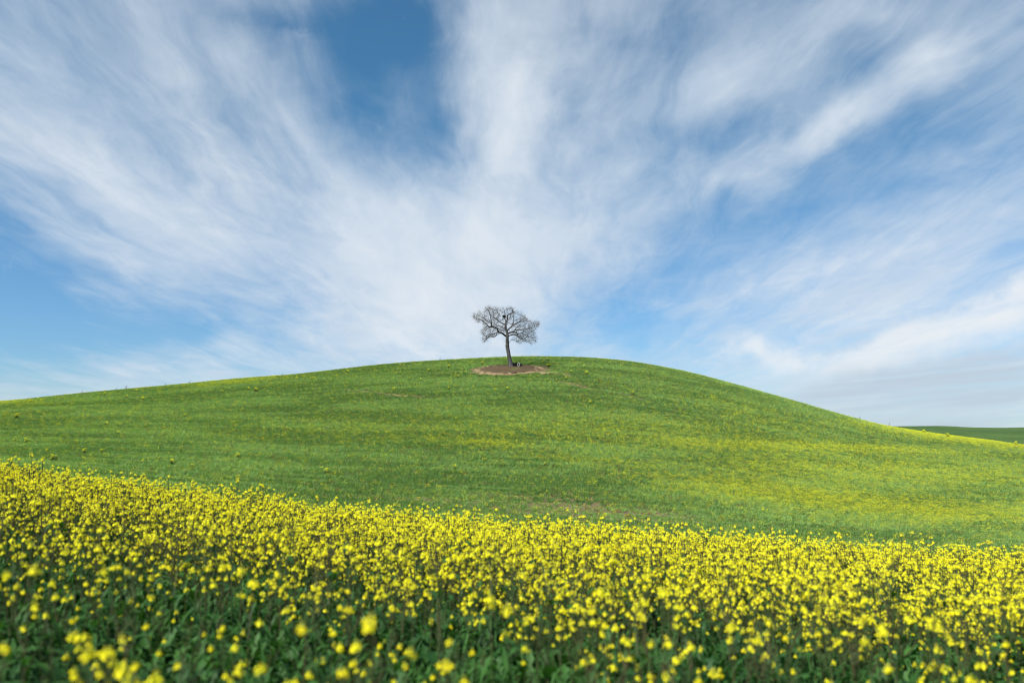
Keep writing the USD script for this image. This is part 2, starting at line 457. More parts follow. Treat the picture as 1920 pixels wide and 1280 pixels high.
# far land: behind the hill, out to the horizon
FARV = [(-2600, 812), (-1200, 790), (-500, 765), (-60, 752), (60, 751), (160, 757), (400, 790), (900, 815), (1400, 812), (1600, 800), (1660, 799), (1700, 798.5), (1760, 798), (1830, 801), (1880, 801.5), (1960, 800), (2300, 805), (3200, 815), (4500, 818)]
_uf, _vf = np.array([uv_of(*p) for p in FARV]).T
V_FAR = PchipInterpolator(_uf, _vf)
us = np.linspace(_uf[0], _uf[-1], 400)
Ys = np.concatenate([np.linspace(150, 330, 60), np.geomspace(340, 4000, 30)])
U, Y = np.meshgrid(us, Ys)
s = (Y - 150) / (320 - 150)
gprof = np.where(s < 1, 1 - np.abs(1 - s) ** 1.8, 1 - 0.25 * np.clip(s - 1, 0, None) ** 1.5)
vv = -0.12 + (V_FAR(U) + 0.12) * gprof
Z = EYE[2] + Y * vv
Z = np.where(Y > 330, np.maximum(Z, -35.0), Z)
far = obj('far_hill', grid_mesh(np.stack([U * Y, Y, Z], -1)), M_FAR, smooth=True)
tag(far, 'dark green ridge beyond the right shoulder of the hill', kind='structure')
# the land all round, well below, to the horizon
R = np.concatenate([[0.0], np.geomspace(40, 9000, 24)])
A = np.linspace(0, 2 * np.pi, 73)
RR, AA = np.meshgrid(R, A)
base = obj('terrain', grid_mesh(np.stack([RR * np.cos(AA), RR * np.sin(AA), np.full_like(RR, -38.0)], -1)), M_FAR)
tag(base, 'green lowland reaching to the horizon all round', kind='structure')


# ------------------------------------------------------------------ plant shapes
def leaf_strip(length, width, arch, base_ang, segs=5, lobes=0.0, r=None, fold=0.25):
    """One leaf along +x, rising at base_ang and arching over; two halves folded along the midrib."""
    t = np.linspace(0, 1, segs + 1)
    ang = base_ang - arch * t
    dx, dz = np.cos(ang) * length / segs, np.sin(ang) * length / segs
    x = np.concatenate([[0], np.cumsum(dx[:-1])]); z = np.concatenate([[0], np.cumsum(dz[:-1])])
    w = width * np.sin(np.pi * np.clip(t * 0.9 + 0.08, 0, 1)) ** 0.8
    if lobes:
        w = w * (1 + lobes * np.where(np.arange(segs + 1) % 2 == 0, 1, -1))
    w[-1] = 0.002
    V = np.stack([np.stack([x, -w, z + fold * w], -1), np.stack([x, 0 * w, z], -1), np.stack([x, w, z + fold * w], -1)], 1)
    return grid_mesh(V)


def rot_z(v, a):
    c, s = math.cos(a), math.sin(a)
    v = np.asarray(v)
    return np.stack([v[:, 0] * c - v[:, 1] * s, v[:, 0] * s + v[:, 1] * c, v[:, 2]], 1)


def flower_head(r, radius=0.024, n=18):
    """A loose raceme: n small four-petalled flowers on short stalks round a tuft of buds. Local origin at the middle of the head."""
    petals, buds = [], []
    el = r.uniform(0.7, 1.3)                              # some heads are flat, some drawn out
    skew = np.array([r.uniform(-.35, .35), r.uniform(-.35, .35), 0])
    for k in range(n):
        ph = k * 2.39996 + r.uniform(-0.5, 0.5)
        th = math.acos(1 - (k + 0.5) / n * 1.45)           # 0 = top
        d = np.array([math.sin(th) * math.cos(ph), math.sin(th) * math.sin(ph), math.cos(th) * el])
        c = (d + skew * math.cos(th)) * radius * r.uniform(0.62, 1.28)
        nrm = d * 0.8 + np.array([r.uniform(-.3, .3), r.uniform(-.3, .3), 0.5]); nrm /= np.linalg.norm(nrm)
        a = np.cross(nrm, [0.3, 0.9, 0.1]); a /= np.linalg.norm(a); b = np.cross(nrm, a)
        rot = r.uniform(0, 1.57); s = r.uniform(0.0060, 0.0095)
        for q in range(4):
            an = rot + q * math.pi / 2
            e = a * math.cos(an) + b * math.sin(an); o = -a * math.sin(an) + b * math.cos(an)
            up = r.uniform(-.1, .35)
            v = np.array([c, c + e * s * 0.65 + o * s * 0.40 + nrm * s * 0.14, c + e * s * 1.1 + nrm * s * up, c + e * s * 0.65 - o * s * 0.40 + nrm * s * 0.14])
            petals.append((v, [[0, 1, 2], [0, 2, 3]]))
        buds.append(tube([[0, 0, c[2] - radius * .6], c], [0.0006, 0.0008], 3, cap=False))
    for k in range(7):
        c = np.array([r.uniform(-.006, .006), r.uniform(-.006, .006), radius * el * 0.95 + r.uniform(0, .010)])
        m = trimesh.creation.icosphere(0, r.uniform(0.0022, 0.0036))
        buds.append((m.vertices * [1, 1, 1.6] + c, m.faces))
    return join(petals), join(buds)


def mustard(seed, height=0.85, heads=4, leaves=5, simple=False):
    """Parts of one flowering plant: stem mesh, [flower heads], [bud tufts], [leaves]; base at the origin."""
    r = random.Random(seed)
    lean, az = r.uniform(0.0, 0.16) * height, r.uniform(0, 6.28)
    t = np.linspace(0, 1, 7)
    main = np.stack([lean * t ** 1.6 * math.cos(az) + 0.008 * np.sin(t * 7 + seed), lean * t ** 1.6 * math.sin(az) + 0.008 * np.cos(t * 6 + seed), t * height], 1)
    tubes = [tube(main, np.linspace(0.0055, 0.0022, 7), 5)]
    hd, bd = [], []

    def put(p, rad, n):
        h, b = flower_head(r, rad, n)
        hd.append((h[0] + p, h[1])); bd.append((b[0] + p, b[1]))

    put(main[-1] - [0, 0, 0.008], r.uniform(0.014, 0.023), 14 if simple else r.randint(14, 24))
    for k in range(heads - 1):
        tt = r.uniform(0.35, 0.85)
        p0 = np.array([np.interp(tt, t, main[:, i]) for i in range(3)])
        a2 = az + 2.4 * k + r.uniform(-.5, .5)
        L = (1.02 - tt) * height * r.uniform(0.50, 1.05)
        out = r.uniform(0.30, 0.55)
        s = np.linspace(0, 1, 5)
        br = p0 + np.stack([np.cos(a2) * L * out * s ** 0.8, np.sin(a2) * L * out * s ** 0.8, L * 0.9 * s ** 1.15], 1)
        tubes.append(tube(br, np.linspace(0.003, 0.0016, 5), 4))
        put(br[-1] - [0, 0, 0.006], r.uniform(0.007, 0.016), 10 if simple else r.randint(6, 15))
    # seed pods and pedicels under the top head
    for k in range(0 if simple else 8):
        tt = r.uniform(0.75, 0.97)
        p0 = np.array([np.interp(tt, t, main[:, i]) for i in range(3)])
        a2 = r.uniform(0, 6.28)
        tubes.append(tube([p0, p0 + [math.cos(a2) * .018, math.sin(a2) * .018, .010], p0 + [math.cos(a2) * .026, math.sin(a2) * .026, .034]], [0.001, 0.0014, 0.0006], 3))
    lv = []
    for k in range(leaves):
        tt = 0.08 + 0.62 * (k + r.random()) / leaves
        p0 = np.array([np.interp(tt, t, main[:, i]) for i in range(3)])
        v, f = leaf_strip(r.uniform(0.10, 0.19) * (1.15 - tt * 0.8), r.uniform(0.016, 0.028), r.uniform(0.6, 1.5), r.uniform(0.4, 1.0), 6, 0.22)
        lv.append((rot_z(v, r.uniform(0, 6.28)) + p0, f))
    return join(tubes), hd, bd, lv


def leaf_clump(seed, n=11, lmin=0.16, lmax=0.34, wide=0.030, lobes=0.2):
    r = random.Random(seed)
    out = []
    for k in range(n):
        v, f = leaf_strip(r.uniform(lmin, lmax), r.uniform(0.6, 1.2) * wide, r.uniform(0.5, 1.9), r.uniform(0.7, 1.45), 6, lobes, fold=r.uniform(0.1, 0.5))
        v = rot_z(v, k * 2.4 + r.uniform(-.5, .5)) + [r.uniform(-.07, .07), r.uniform(-.07, .07), r.uniform(0.0, 0.26)]
        out.append((v, f))
    return join(out)


def blade_clump(seed, n=14, lmin=0.25, lmax=0.5, wide=0.005, segs=5, spread=0.05):
    r = random.Random(seed)
    out = []
    for k in range(n):
        v, f = leaf_strip(r.uniform(lmin, lmax), wide * r.uniform(0.7, 1.3), r.uniform(0.2, 1.6), r.uniform(1.1, 1.5), segs, 0, fold=0.3)
        out.append((rot_z(v, r.uniform(0, 6.28)) + [r.uniform(-spread, spread), r.uniform(-spread, spread), -0.01], f))
    return join(out)


def tuft(seed, n=9, h=0.14, spread=0.09, wide=0.012):
    """Cheap tuft for the hillside: each blade two triangles."""
    r = random.Random(seed)
    V, F = [], []
    for k in range(n):
        a, a2 = r.uniform(0, 6.28), r.uniform(0, 6.28)
        rad = spread * math.sqrt(r.random())
        c = np.array([rad * math.cos(a), rad * math.sin(a), 0])
        hh = h * r.uniform(0.5, 1.1)
        lean = hh * r.uniform(0.2, 0.9)
        e = np.array([math.cos(a2), math.sin(a2), 0]); o = np.array([-e[1], e[0], 0]) * wide
        i = len(V)
        V += [c - o, c + o, c + e * lean * .45 + [0, 0, hh * .7] + o * .8, c + e * lean + [0, 0, hh]]
        F += [[i, i + 1, i + 2], [i, i + 2, i + 3]]
    return np.array(V), np.array(F)


def dots(seed, n=7, h=0.2, spread=0.12, size=0.022):
    """The yellow heads of a small far-off plant."""
    r = random.Random(seed)
    out = []
    for k in range(n):
        m = trimesh.creation.icosphere(0, size * r.uniform(0.6, 1.2))
        a, rad = r.uniform(0, 6.28), spread * math.sqrt(r.random())
        out.append((m.vertices * [0.9, 0.9, 1.0] + [rad * math.cos(a), rad * math.sin(a), h * r.uniform(0.5, 1.2)], m.faces))
    return join(out)


# ------------------------------------------------------------------ hillside cover
def bumps(px, py, items):
    out = np.zeros(np.shape(px))
    for (x, y, rx, ry, slope, amp) in items:
        dx = px - x
        dy = py - y - slope * dx
        out += amp * np.exp(-(dx / rx) ** 2 - (dy / ry) ** 2)
    return out


SOIL_C = on_hill(953, 694)


def soil_in(X, Y):
    """>0 inside the bare patch round the tree (0 at its edge)."""
    dx, dy = X - SOIL_C[0], Y - SOIL_C[1]
    a = np.arctan2(dy, dx)
    rr = 1 + 0.10 * np.sin(2 * a + 1.2) + 0.07 * np.sin(3 * a + 1) + 0.04 * np.sin(7 * a) + 0.03 * np.sin(13 * a + 2)
    return 1 - np.hypot(dx / 3.8, (dy + 0.2) / 3.3) / rr


YELLOW = [(1480, 840, 240, 8, 0.035, 0.95), (1800, 822, 160, 10, 0.13, 0.75), (1700, 800, 60, 8, 0.2, 0.5), (1480, 932, 200, 20, 0.10, 0.75), (1780, 965, 220, 22, 0.03, 0.45), (1750, 890, 260, 24, 0.03, 0.30),
          (925, 836, 75, 6, 0.06, 0.65), (1100, 866, 130, 5, 0.07, 0.40), (800, 815, 330, 26, 0.02, 0.16), (1200, 805, 300, 28, 0.06, 0.24), (1450, 880, 260, 40, 0.05, 0.22), (440, 718, 90, 4, -0.09, 0.35), (20, 757, 60, 4, 0, 0.3),
          (1400, 775, 120, 18, 0.22, 0.14)]
BROWN = [(1090, 955, 280, 28, 0.08, 1.0), (760, 940, 200, 10, 0.03, 0.35), (130, 778, 220, 16, -0.02, 0.6), (60, 812, 160, 5, 0, 0.6), (250, 800, 200, 6, 0.02, 0.4), (1100, 715, 180, 25, 0.10, 0.35), (870, 712, 60, 12, 0, 0.35),
         (720, 738, 110, 2.2, 0.10, 1.2), (690, 740, 300, 1.6, 0.085, 0.5), (1078, 722, 36, 2.2, 0.22, 1.2), (1185, 744, 36, 2.2, 0.25, 1.1), (1240, 768, 200, 2, 0.15, 0.3), (980, 930, 120, 3, 0.05, 0.5), (1160, 917, 60, 2.5, 0.03, 0.6)]

N_CAND = 620_000
cu = rng.uniform(-0.80, 0.80, N_CAND)
cy = np.sqrt(rng.uniform(36.0 ** 2, 117.0 ** 2, N_CAND))
cx = cu * cy
cz = hill_z(cx, cy)
P = np.stack([cx, cy, cz], 1)
hpx, hpy = px_of(P)
rows = meshkit.noise(pts3(cx / 7.0, cy / 0.55, 0.0), 21) + 0.7 * meshkit.noise(pts3(cx / 2.2, cy / 0.28, 0.0), 22)
patch = meshkit.fbm(pts3(cx / 11.0, cy / 6.0, 0.0), 4, 23)
fine = meshkit.noise(pts3(cx / 0.7, cy / 0.7, 0.0), 24)
brown = bumps(hpx, hpy, BROWN)
yellow = bumps(hpx, hpy, YELLOW)
dens = 0.66 + 0.75 * rows + 0.7 * patch + 0.3 * fine - 1.7 * brown
bare = soil_in(cx, cy) + 0.45 * meshkit.fbm(pts3(cx / 1.3, cy / 1.3, 0.0), 3, 25)
keep = (rng.random(N_CAND) < np.clip(dens, 0.04, 1)) & (bare < 0.0)
far_keep = keep & (rng.random(N_CAND) < 0.62)
gp = P[far_keep]
n = len(gp)
size = np.clip(0.95 + 0.35 * (rows + patch)[far_keep] - 0.5 * brown[far_keep], 0.45, 1.5) * rng.uniform(0.75, 1.25, n)
gprot = [[(tuft(100 + k, 10, 0.15, 0.12, 0.013), M_GRASS, False)] for k in range(6)]
instancer('hillside_grass', gprot, gp, rng.integers(0, 6, n), rng.uniform(0, 6.28, n), size, label='short green crop and grass covering the hillside', category='grass')

ydens = np.clip(yellow, 0, 1.2) * (0.45 + 0.9 * rows + 0.8 * patch) * 0.72 + 0.04 * (patch + rows > 0.2) + 0.02
ykeep = (rng.random(N_CAND) < np.clip(ydens, 0.003, 0.9) * 0.72) & (bare < -0.05)
yp = P[ykeep]
n = len(yp)
yprot = [[(dots(200 + k, 14 if k < 3 else 8, 0.24, 0.26 if k < 3 else 0.16, 0.0115 if k < 3 else 0.018), M_HILLPETAL, False), (tuft(220 + k, 7, 0.22, 0.10, 0.012), M_GRASS, False)] for k in range(5)]
instancer('hillside_flowers', yprot, yp, rng.integers(0, 5, n), rng.uniform(0, 6.28, n), rng.uniform(0.7, 1.3, n), label='small yellow flowers scattered in drifts across the green hillside', category='flowers')
print('hill grass', len(gp), 'hill flowers', len(yp))

# ------------------------------------------------------------------ bare soil round the tree
def soil_patch():
    nr, na = 46, 150
    V = np.zeros((nr, na + 1, 3))
    a = np.linspace(0, 2 * np.pi, na + 1)
    rr = 1 + 0.10 * np.sin(2 * a + 1.2) + 0.07 * np.sin(3 * a + 1) + 0.04 * np.sin(7 * a) + 0.03 * np.sin(13 * a + 2)
    for i, t in enumerate(np.linspace(0, 1.04, nr)):
        V[i, :, 0] = SOIL_C[0] + 3.8 * rr * t * np.cos(a)
        V[i, :, 1] = SOIL_C[1] - 0.2 + 3.3 * rr * t * np.sin(a)
        lump = meshkit.fbm(pts3(V[i, :, 0] / 0.5, V[i, :, 1] / 0.5, 0.0), 4, 31)
        mound = 0.32 * np.exp(-(t / 0.5) ** 2) + 0.13 * np.exp(-((t - 0.88) / 0.09) ** 2)
        V[i, :, 2] = hill_z(V[i, :, 0], V[i, :, 1]) + 0.03 + mound + 0.16 * lump * min(1, (1.04 - t) * 8) - (0.12 if t > 1.0 else 0)
    V[:, -1] = V[:, 0]
    return grid_mesh(V)


def soil_patch_mat():
    g = Graph()
    pos = g.add('geometry', 'position')
    mp = g.add('mapping', 'vector', mapping_type='texture', vector=pos, location=(SOIL_C[0], SOIL_C[1] - 0.2, SOIL_C[2]), scale=(3.8, 3.3, 1000.0))
    rad = g.add('vector_math', 'value', math_type='length', vector1=mp)
    n = g.noise(pos, 1.6, 6.0, 0.65)
    n2 = g.noise(pos, 7.0, 5.0, 0.65)
    f = g.sm(g.m('multiply_add', g.m('subtract', n, 0.5), 1.1, rad), 0.80, 1.10)
    c = g.mixc(f, (0.050, 0.036, 0.021), (0.165, 0.125, 0.072))
    c = g.mixc(g.sm(n2, 0.45, 0.7, 0.0, 0.55), c, (0.10, 0.075, 0.045))
    c = g.mixc(g.sm(g.noise(pos, 0.8, 3.0, 0.5), 0.55, 0.68, 0.0, 0.5), c, (0.07, 0.085, 0.03))
    return g.build('/World/Looks/bare_soil', surface=g.add('principled_bsdf', 'BSDF', base_color=c, roughness=0.95, specular_ior_level=0.1,
                   normal=g.add('bump', 'normal', height=n2, strength=0.7, distance=0.06)))


sp = obj('bare_soil', soil_patch(), soil_patch_mat(), smooth=True)
tag(sp, 'patch of bare brown soil with pale rim around the tree', kind='structure')

# dry straw strewn on the rim and trailing off to the right
ns = 900
an = rng.uniform(0, 2 * np.pi, ns); rd = np.sqrt(rng.uniform(0.72, 1.0, ns)) * 1.02
sx = SOIL_C[0] + 3.8 * rd * np.cos(an); sy = SOIL_C[1] - 0.2 + 3.3 * rd * np.sin(an)
tail = np.array([on_hill(x, y) for x, y in [(1010, 702.5), (1030, 700.5), (1048, 703), (1066, 705)]])
k = rng.integers(0, 3, 500); f = rng.random(500)[:, None]
tp = tail[k] * (1 - f) + tail[k + 1] * f
sx = np.concatenate([sx, tp[:, 0] + rng.normal(0, .22, 500)]); sy = np.concatenate([sy, tp[:, 1] + rng.normal(0, .30, 500)])
spos = np.stack([sx, sy, hill_z(sx, sy) + 0.05], 1)
straw = [[(tuft(300 + k, 9, 0.09, 0.16, 0.014), M_STRAW, False)] for k in range(3)]
instancer('dry_straw', straw, spos, rng.integers(0, 3, len(sx)), rng.uniform(0, 6.28, len(sx)), rng.uniform(0.6, 1.2, len(sx)),
          label='pale dry straw strewn along the rim of the bare soil', category='straw')

exec_tree = True
# ------------------------------------------------------------------ the tree
def bark_mat(name, lo, hi, moss):
    g = Graph()
    pos = g.add('texture_coordinate', 'object')
    mp = g.add('mapping', 'vector', vector=pos, scale=(1, 1, 0.25))
    n = g.noise(mp, 14.0, 6.0, 0.7, 0.6)
    n2 = g.noise(pos, 2.2, 4.0, 0.6)
    c = g.mixc(g.sm(n, 0.32, 0.66), lo, hi)
    c = g.mixc(g.sm(n2, 0.52, 0.68, 0.0, 0.7), c, moss)
    return g.build(f'/World/Looks/{name}', surface=g.add('principled_bsdf', 'BSDF', base_color=c, roughness=0.9, specular_ior_level=0.2,
                   normal=g.add('bump', 'normal', height=n, strength=0.8, distance=0.05)))


M_BARK = bark_mat('bark', (0.032, 0.031, 0.031), (0.105, 0.105, 0.108), (0.050, 0.040, 0.024))
M_LIMB = bark_mat('limb_bark', (0.014, 0.013, 0.012), (0.040, 0.036, 0.030), (0.060, 0.052, 0.022))
M_TWIG = plain_mat('twig', (0.055, 0.053, 0.050), (0.120, 0.117, 0.112), 3.0)
TREE = on_hill(959, 692)
PXM = TREE[1] / FPX / math.cos(PITCH)          # metres per photograph pixel at the tree


def t4(cx, cy, depth=0.0):
    """A point read off the enlarged tree (13.47 times, from 880,565) with its depth in metres, relative to the tree's foot."""
    u, v = uv_of(880 + cx / 13.471, 565 + cy / 13.471)
    Yd = TREE[1] + depth
    return np.array([u * Yd - TREE[0], depth, EYE[2] + v * Yd - TREE[2]])


def smooth_path(p, step=0.12):
    p = np.asarray(p, float)
    d = np.concatenate([[0], np.cumsum(np.linalg.norm(np.diff(p, axis=0), axis=1))])
    n = max(3, int(d[-1] / step))
    s = np.linspace(0, d[-1], n)
    return np.stack([PchipInterpolator(d, p[:, i])(s) for i in range(3)], 1)


def limb_pts(cs, d0, d1):
    return np.array([t4(x, y, d0 + (d1 - d0) * k / (len(cs) - 1)) for k, (x, y) in enumerate(cs)])


TRUNK = [(1070, 1725), (1058, 1660), (1040, 1560), (1010, 1420), (985, 1290), (962, 1140), (958, 1010), (960, 900), (958, 820), (942, 745), (918, 680), (916, 600), (925, 520)]
# (points, depth at start, depth at end, radius at start, radius at end, parent limb or None)
LIMBS = [
    ([(940, 885), (870, 840), (820, 805), (760, 785), (722, 760), (705, 700), (640, 665), (560, 635), (545, 540), (535, 400), (500, 280), (430, 190)], 0, -1.2, .125, .022),
    ([(560, 635), (510, 650), (460, 610), (400, 545), (330, 500), (250, 450), (150, 425), (85, 395)], -.8, -.2, .075, .014),
    ([(545, 540), (430, 490), (385, 440), (290, 390), (180, 340)], -.9, -1.8, .05, .012),
    ([(728, 785), (650, 810), (570, 820), (500, 865), (430, 880), (340, 840)], -.4, -1.6, .05, .012),
    ([(700, 820), (660, 880), (610, 900), (520, 890), (450, 930), (390, 1000), (345, 1040)], -.5, -2.0, .045, .012),
    ([(940, 748), (850, 715), (790, 740), (740, 690), (640, 560)], 0, 2.2, .06, .012),
    ([(918, 690), (830, 660), (760, 630), (690, 600), (600, 560)], 0, 1.6, .055, .012),
    ([(916, 578), (830, 560), (790, 540), (720, 490), (660, 440), (600, 400), (610, 320), (560, 200)], 0, -.9, .07, .013),
    ([(720, 490), (690, 400), (720, 360), (700, 250)], -.4, .8, .035, .011),
    ([(925, 520), (960, 440), (960, 380), (990, 330), (1060, 300), (1095, 260), (1080, 190)], 0, .6, .09, .014),
    ([(925, 520), (900, 460), (880, 410), (890, 330), (880, 220)], 0, 1.0, .065, .013),
    ([(975, 480), (1030, 400), (1060, 330), (1130, 270)], 0.1, -1.0, .04, .012),
    ([(955, 740), (1010, 685), (1080, 620), (1160, 580), (1220, 540), (1300, 490), (1360, 440), (1420, 390)], 0, -1.4, .085, .014),
    ([(1080, 620), (1100, 560), (1115, 480), (1110, 330), (1140, 250)], -.4, 1.0, .05, .013),
    ([(1160, 580), (1260, 530), (1340, 520), (1440, 500)], -.7, 1.6, .04, .011),
    ([(960, 820), (1040, 785), (1110, 770), (1170, 785), (1210, 820), (1320, 800), (1370, 750), (1375, 690), (1450, 620)], 0, 1.6, .085, .014),
    ([(1110, 770), (1150, 730), (1260, 720), (1400, 710), (1520, 680), (1620, 635), (1710, 620), (1775, 575)], .4, -.6, .06, .013),
    ([(1150, 730), (1180, 680), (1250, 630), (1330, 640), (1420, 580), (1540, 560)], .4, 1.9, .04, .012),
    ([(965, 905), (1020, 860), (1100, 845), (1190, 850), (1210, 880), (1260, 920), (1350, 965), (1440, 900), (1500, 800), (1620, 760)], 0, -1.6, .08, .013),
    ([(1210, 850), (1290, 880), (1350, 965), (1400, 1010), (1500, 1040), (1560, 1085)], -.6, -1.9, .045, .012),
    ([(1320, 800), (1430, 850), (1520, 900), (1660, 930)], 1.0, 2.2, .04, .012),
    ([(975, 1100), (1012, 1030), (1030, 995), (1090, 975), (1180, 1000), (1250, 1040)], 0, -.9, .03, .010),
]
tree = thing('tree', 'lone bare tree with leaning grey trunk on the hilltop', 'tree', TREE)
tp = str(tree.GetPath())
trunk_c = smooth_path([t4(x, y) for x, y in TRUNK], 0.10)
h = trunk_c[:, 2]
tr = np.interp(h, [-0.2, 0.0, 0.18, 0.5, 1.2, 2.4, 3.4, 4.2, 4.9, 5.6, 6.4], [.46, .36, .285, .245, .215, .215, .19, .165, .14, .115, .085])
v, f = tube(trunk_c, tr, 22, cap=False)
dirs = v - np.repeat(trunk_c, 22, axis=0)
an = np.tile(np.arange(22) * 2 * np.pi / 22, len(trunk_c))
flare = np.exp(-np.clip(v[:, 2], 0, None) / 0.28)
v = v + dirs * (0.16 * meshkit.fbm(v / [0.22, 0.22, 0.45], 3, 5)[:, None] + 0.22 * (flare * np.maximum(np.sin(an * 5 + 1), -0.3))[:, None])
obj('trunk', (v, f), M_BARK, tp, smooth=True)

paths, radii = [], []
for cs, d0, d1, r0, r1 in LIMBS:
    p = smooth_path(limb_pts(cs, d0, d1), 0.11)
    w = np.linspace(0, 1, len(p))[:, None]
    q = p + 0.045 * np.stack([meshkit.noise(p * 3.1, 40 + i) for i in range(3)], 1) * np.minimum(1, w * 6)
    paths.append(q); radii.append(1.0 * (np.linspace(1, 0, len(p)) ** 0.8 * (r0 - r1) + r1))
    obj('limb', tube(q, radii[-1], 9), M_LIMB, tp, smooth=True)

# crown: grow branchlets from the limbs towards points scattered through the crown's volume
from shapely.geometry import Polygon
import shapely
OUT = [(60, 390), (110, 310), (200, 255), (290, 240), (350, 300), (380, 180), (420, 140), (500, 112), (600, 130), (680, 165), (780, 165), (800, 230), (850, 165), (950, 140), (1060, 148), (1150, 180), (1200, 245), (1290, 285), (1400, 370), (1490, 470),
       (1600, 520), (1690, 480), (1790, 560), (1765, 640), (1690, 700), (1650, 780), (1700, 900), (1690, 1030), (1560, 1105), (1470, 1040), (1360, 1040), (1280, 1080), (1200, 1050), (1100, 1010), (1030, 960), (1200, 900),
       (1050, 870), (1000, 800), (900, 800), (780, 820), (700, 880), (600, 930), (480, 960), (370, 1060), (290, 950), (350, 900), (270, 780), (330, 680), (400, 650), (330, 560), (180, 560), (140, 480)]
poly = Polygon(OUT).buffer(0)
ta = []
while len(ta) < 3000:
    x, y = rng.uniform(50, 1800), rng.uniform(100, 1110)
    if not poly.contains(shapely.Point(x, y)):
        continue
    e = max(0.0, 1 - ((x - 930) / 950) ** 2 - ((y - 600) / 620) ** 2)
    dmax = 3.1 * math.sqrt(e) + 0.5
    dep = rng.uniform(-dmax, dmax)
    # keep to the outer shell more than the heart
    if rng.random() > 0.35 + 0.65 * (1 - e) + 0.25 * abs(dep) / dmax:
        continue
    ta.append(t4(x, y, dep))
att = np.array(ta)
nodes = [np.vstack([p[4:] for p in paths] + [trunk_c[-14:]])]
owner = [np.concatenate([np.full(len(p) - 4, i) for i, p in enumerate(paths)] + [np.full(14, 9)])]
pos = nodes[0]; own = owner[0]
par = np.full(len(pos), -1)
D, KILL, INFL = 0.13, 0.17, 2.4
alive = np.ones(len(att), bool)
for it in range(60):
    tree_k = cKDTree(pos)
    dist, near = tree_k.query(att)
    alive &= dist > KILL
    sel = alive & (dist < INFL)
    if not sel.any():
        break
    acc = np.zeros_like(pos); cnt = np.zeros(len(pos))
    dvec = att[sel] - pos[near[sel]]
    dvec /= np.linalg.norm(dvec, axis=1, keepdims=True)
    np.add.at(acc, near[sel], dvec); np.add.at(cnt, near[sel], 1)
    g = np.nonzero(cnt)[0]
    dirv = acc[g] / (np.linalg.norm(acc[g], axis=1, keepdims=True) + 1e-9) + rng.normal(0, 0.20, (len(g), 3)) + [0, 0, 0.05]
    dirv /= np.linalg.norm(dirv, axis=1, keepdims=True)
    new = pos[g] + dirv * D
    dd, _ = tree_k.query(new)
    ok = dd > 0.05
    pos = np.vstack([pos, new[ok]]); par = np.concatenate([par, g[ok]]); own = np.concatenate([own, own[g[ok]]])
n0 = len(nodes[0])
kids = [[] for _ in range(len(pos))]
for i in range(n0, len(pos)):
    kids[par[i]].append(i)
for _ in range(3):                                     # relax the greedy zigzag into even curves
    q = pos.copy()
    for i in range(n0, len(pos)):
        q[i] = (pos[i] * 2 + pos[par[i]] + pos[kids[i][0]]) / 4 if kids[i] else pos[i]
    pos = q
load = np.zeros(len(pos))
for i in range(len(pos) - 1, n0 - 1, -1):
    if not kids[i]:
        load[i] = 1
    load[par[i]] += load[i]
rad = np.clip(0.0060 * np.maximum(load, 1) ** 0.45, 0.0060, 0.035)
twig_parts = {}
for i in range(n0, len(pos)):
    if par[i] < n0 or kids[par[i]][0] != i:               # start of a chain
        chain = [par[i], i]
        while kids[chain[-1]]:
            chain.append(kids[chain[-1]][0])
        pr = rad[chain].copy(); pr[0] = pr[1]
        twig_parts.setdefault(int(own[i]), []).append(tube(pos[chain], pr, 4 if pr[0] > 0.012 else 3))
# fine spurs along the branchlets
outer = np.arange(n0, len(pos))
spur_n = min(9000, len(outer) * 2)
pick = rng.choice(outer, spur_n)
for i in pick:
    d = pos[i] - pos[par[i]]
    o = pos[i] - [-0.2, 0, 4.2]; o /= np.linalg.norm(o)
    d = 0.6 * d / (np.linalg.norm(d) + 1e-9) + 0.6 * o + rng.normal(0, 0.55, 3) + [0, 0, 0.15]
    d /= np.linalg.norm(d)
    L = rng.uniform(0.15, 0.48)
    mid = pos[i] + d * L * 0.5 + rng.normal(0, 0.025, 3)
    twig_parts.setdefault(int(own[i]), []).append(tube([pos[i], mid, pos[i] + d * L], [0.0046, 0.0038, 0.0026], 3, cap=False))
for i in sorted(twig_parts):
    tag(obj('twigs', join(twig_parts[i]), M_TWIG, tp), kind='stuff')
print('tree nodes', len(pos), 'attractors left', int(alive.sum()))
# short dead shoots on the trunk
for (x, y, sx_, sy_) in [(930, 1130, 870, 1060), (935, 1200, 890, 1120), (925, 1030, 820, 920), (985, 1210, 1045, 1130), (980, 1180, 1040, 1080), (915, 960, 850, 880), (940, 1050, 850, 990)]:
    a, b = t4(x, y), t4(sx_, sy_, rng.uniform(-.3, .3))
    obj('shoot', tube([a, (a + b) / 2 + rng.normal(0, .05, 3), b], [0.014, 0.010, 0.006], 4), M_TWIG, tp)

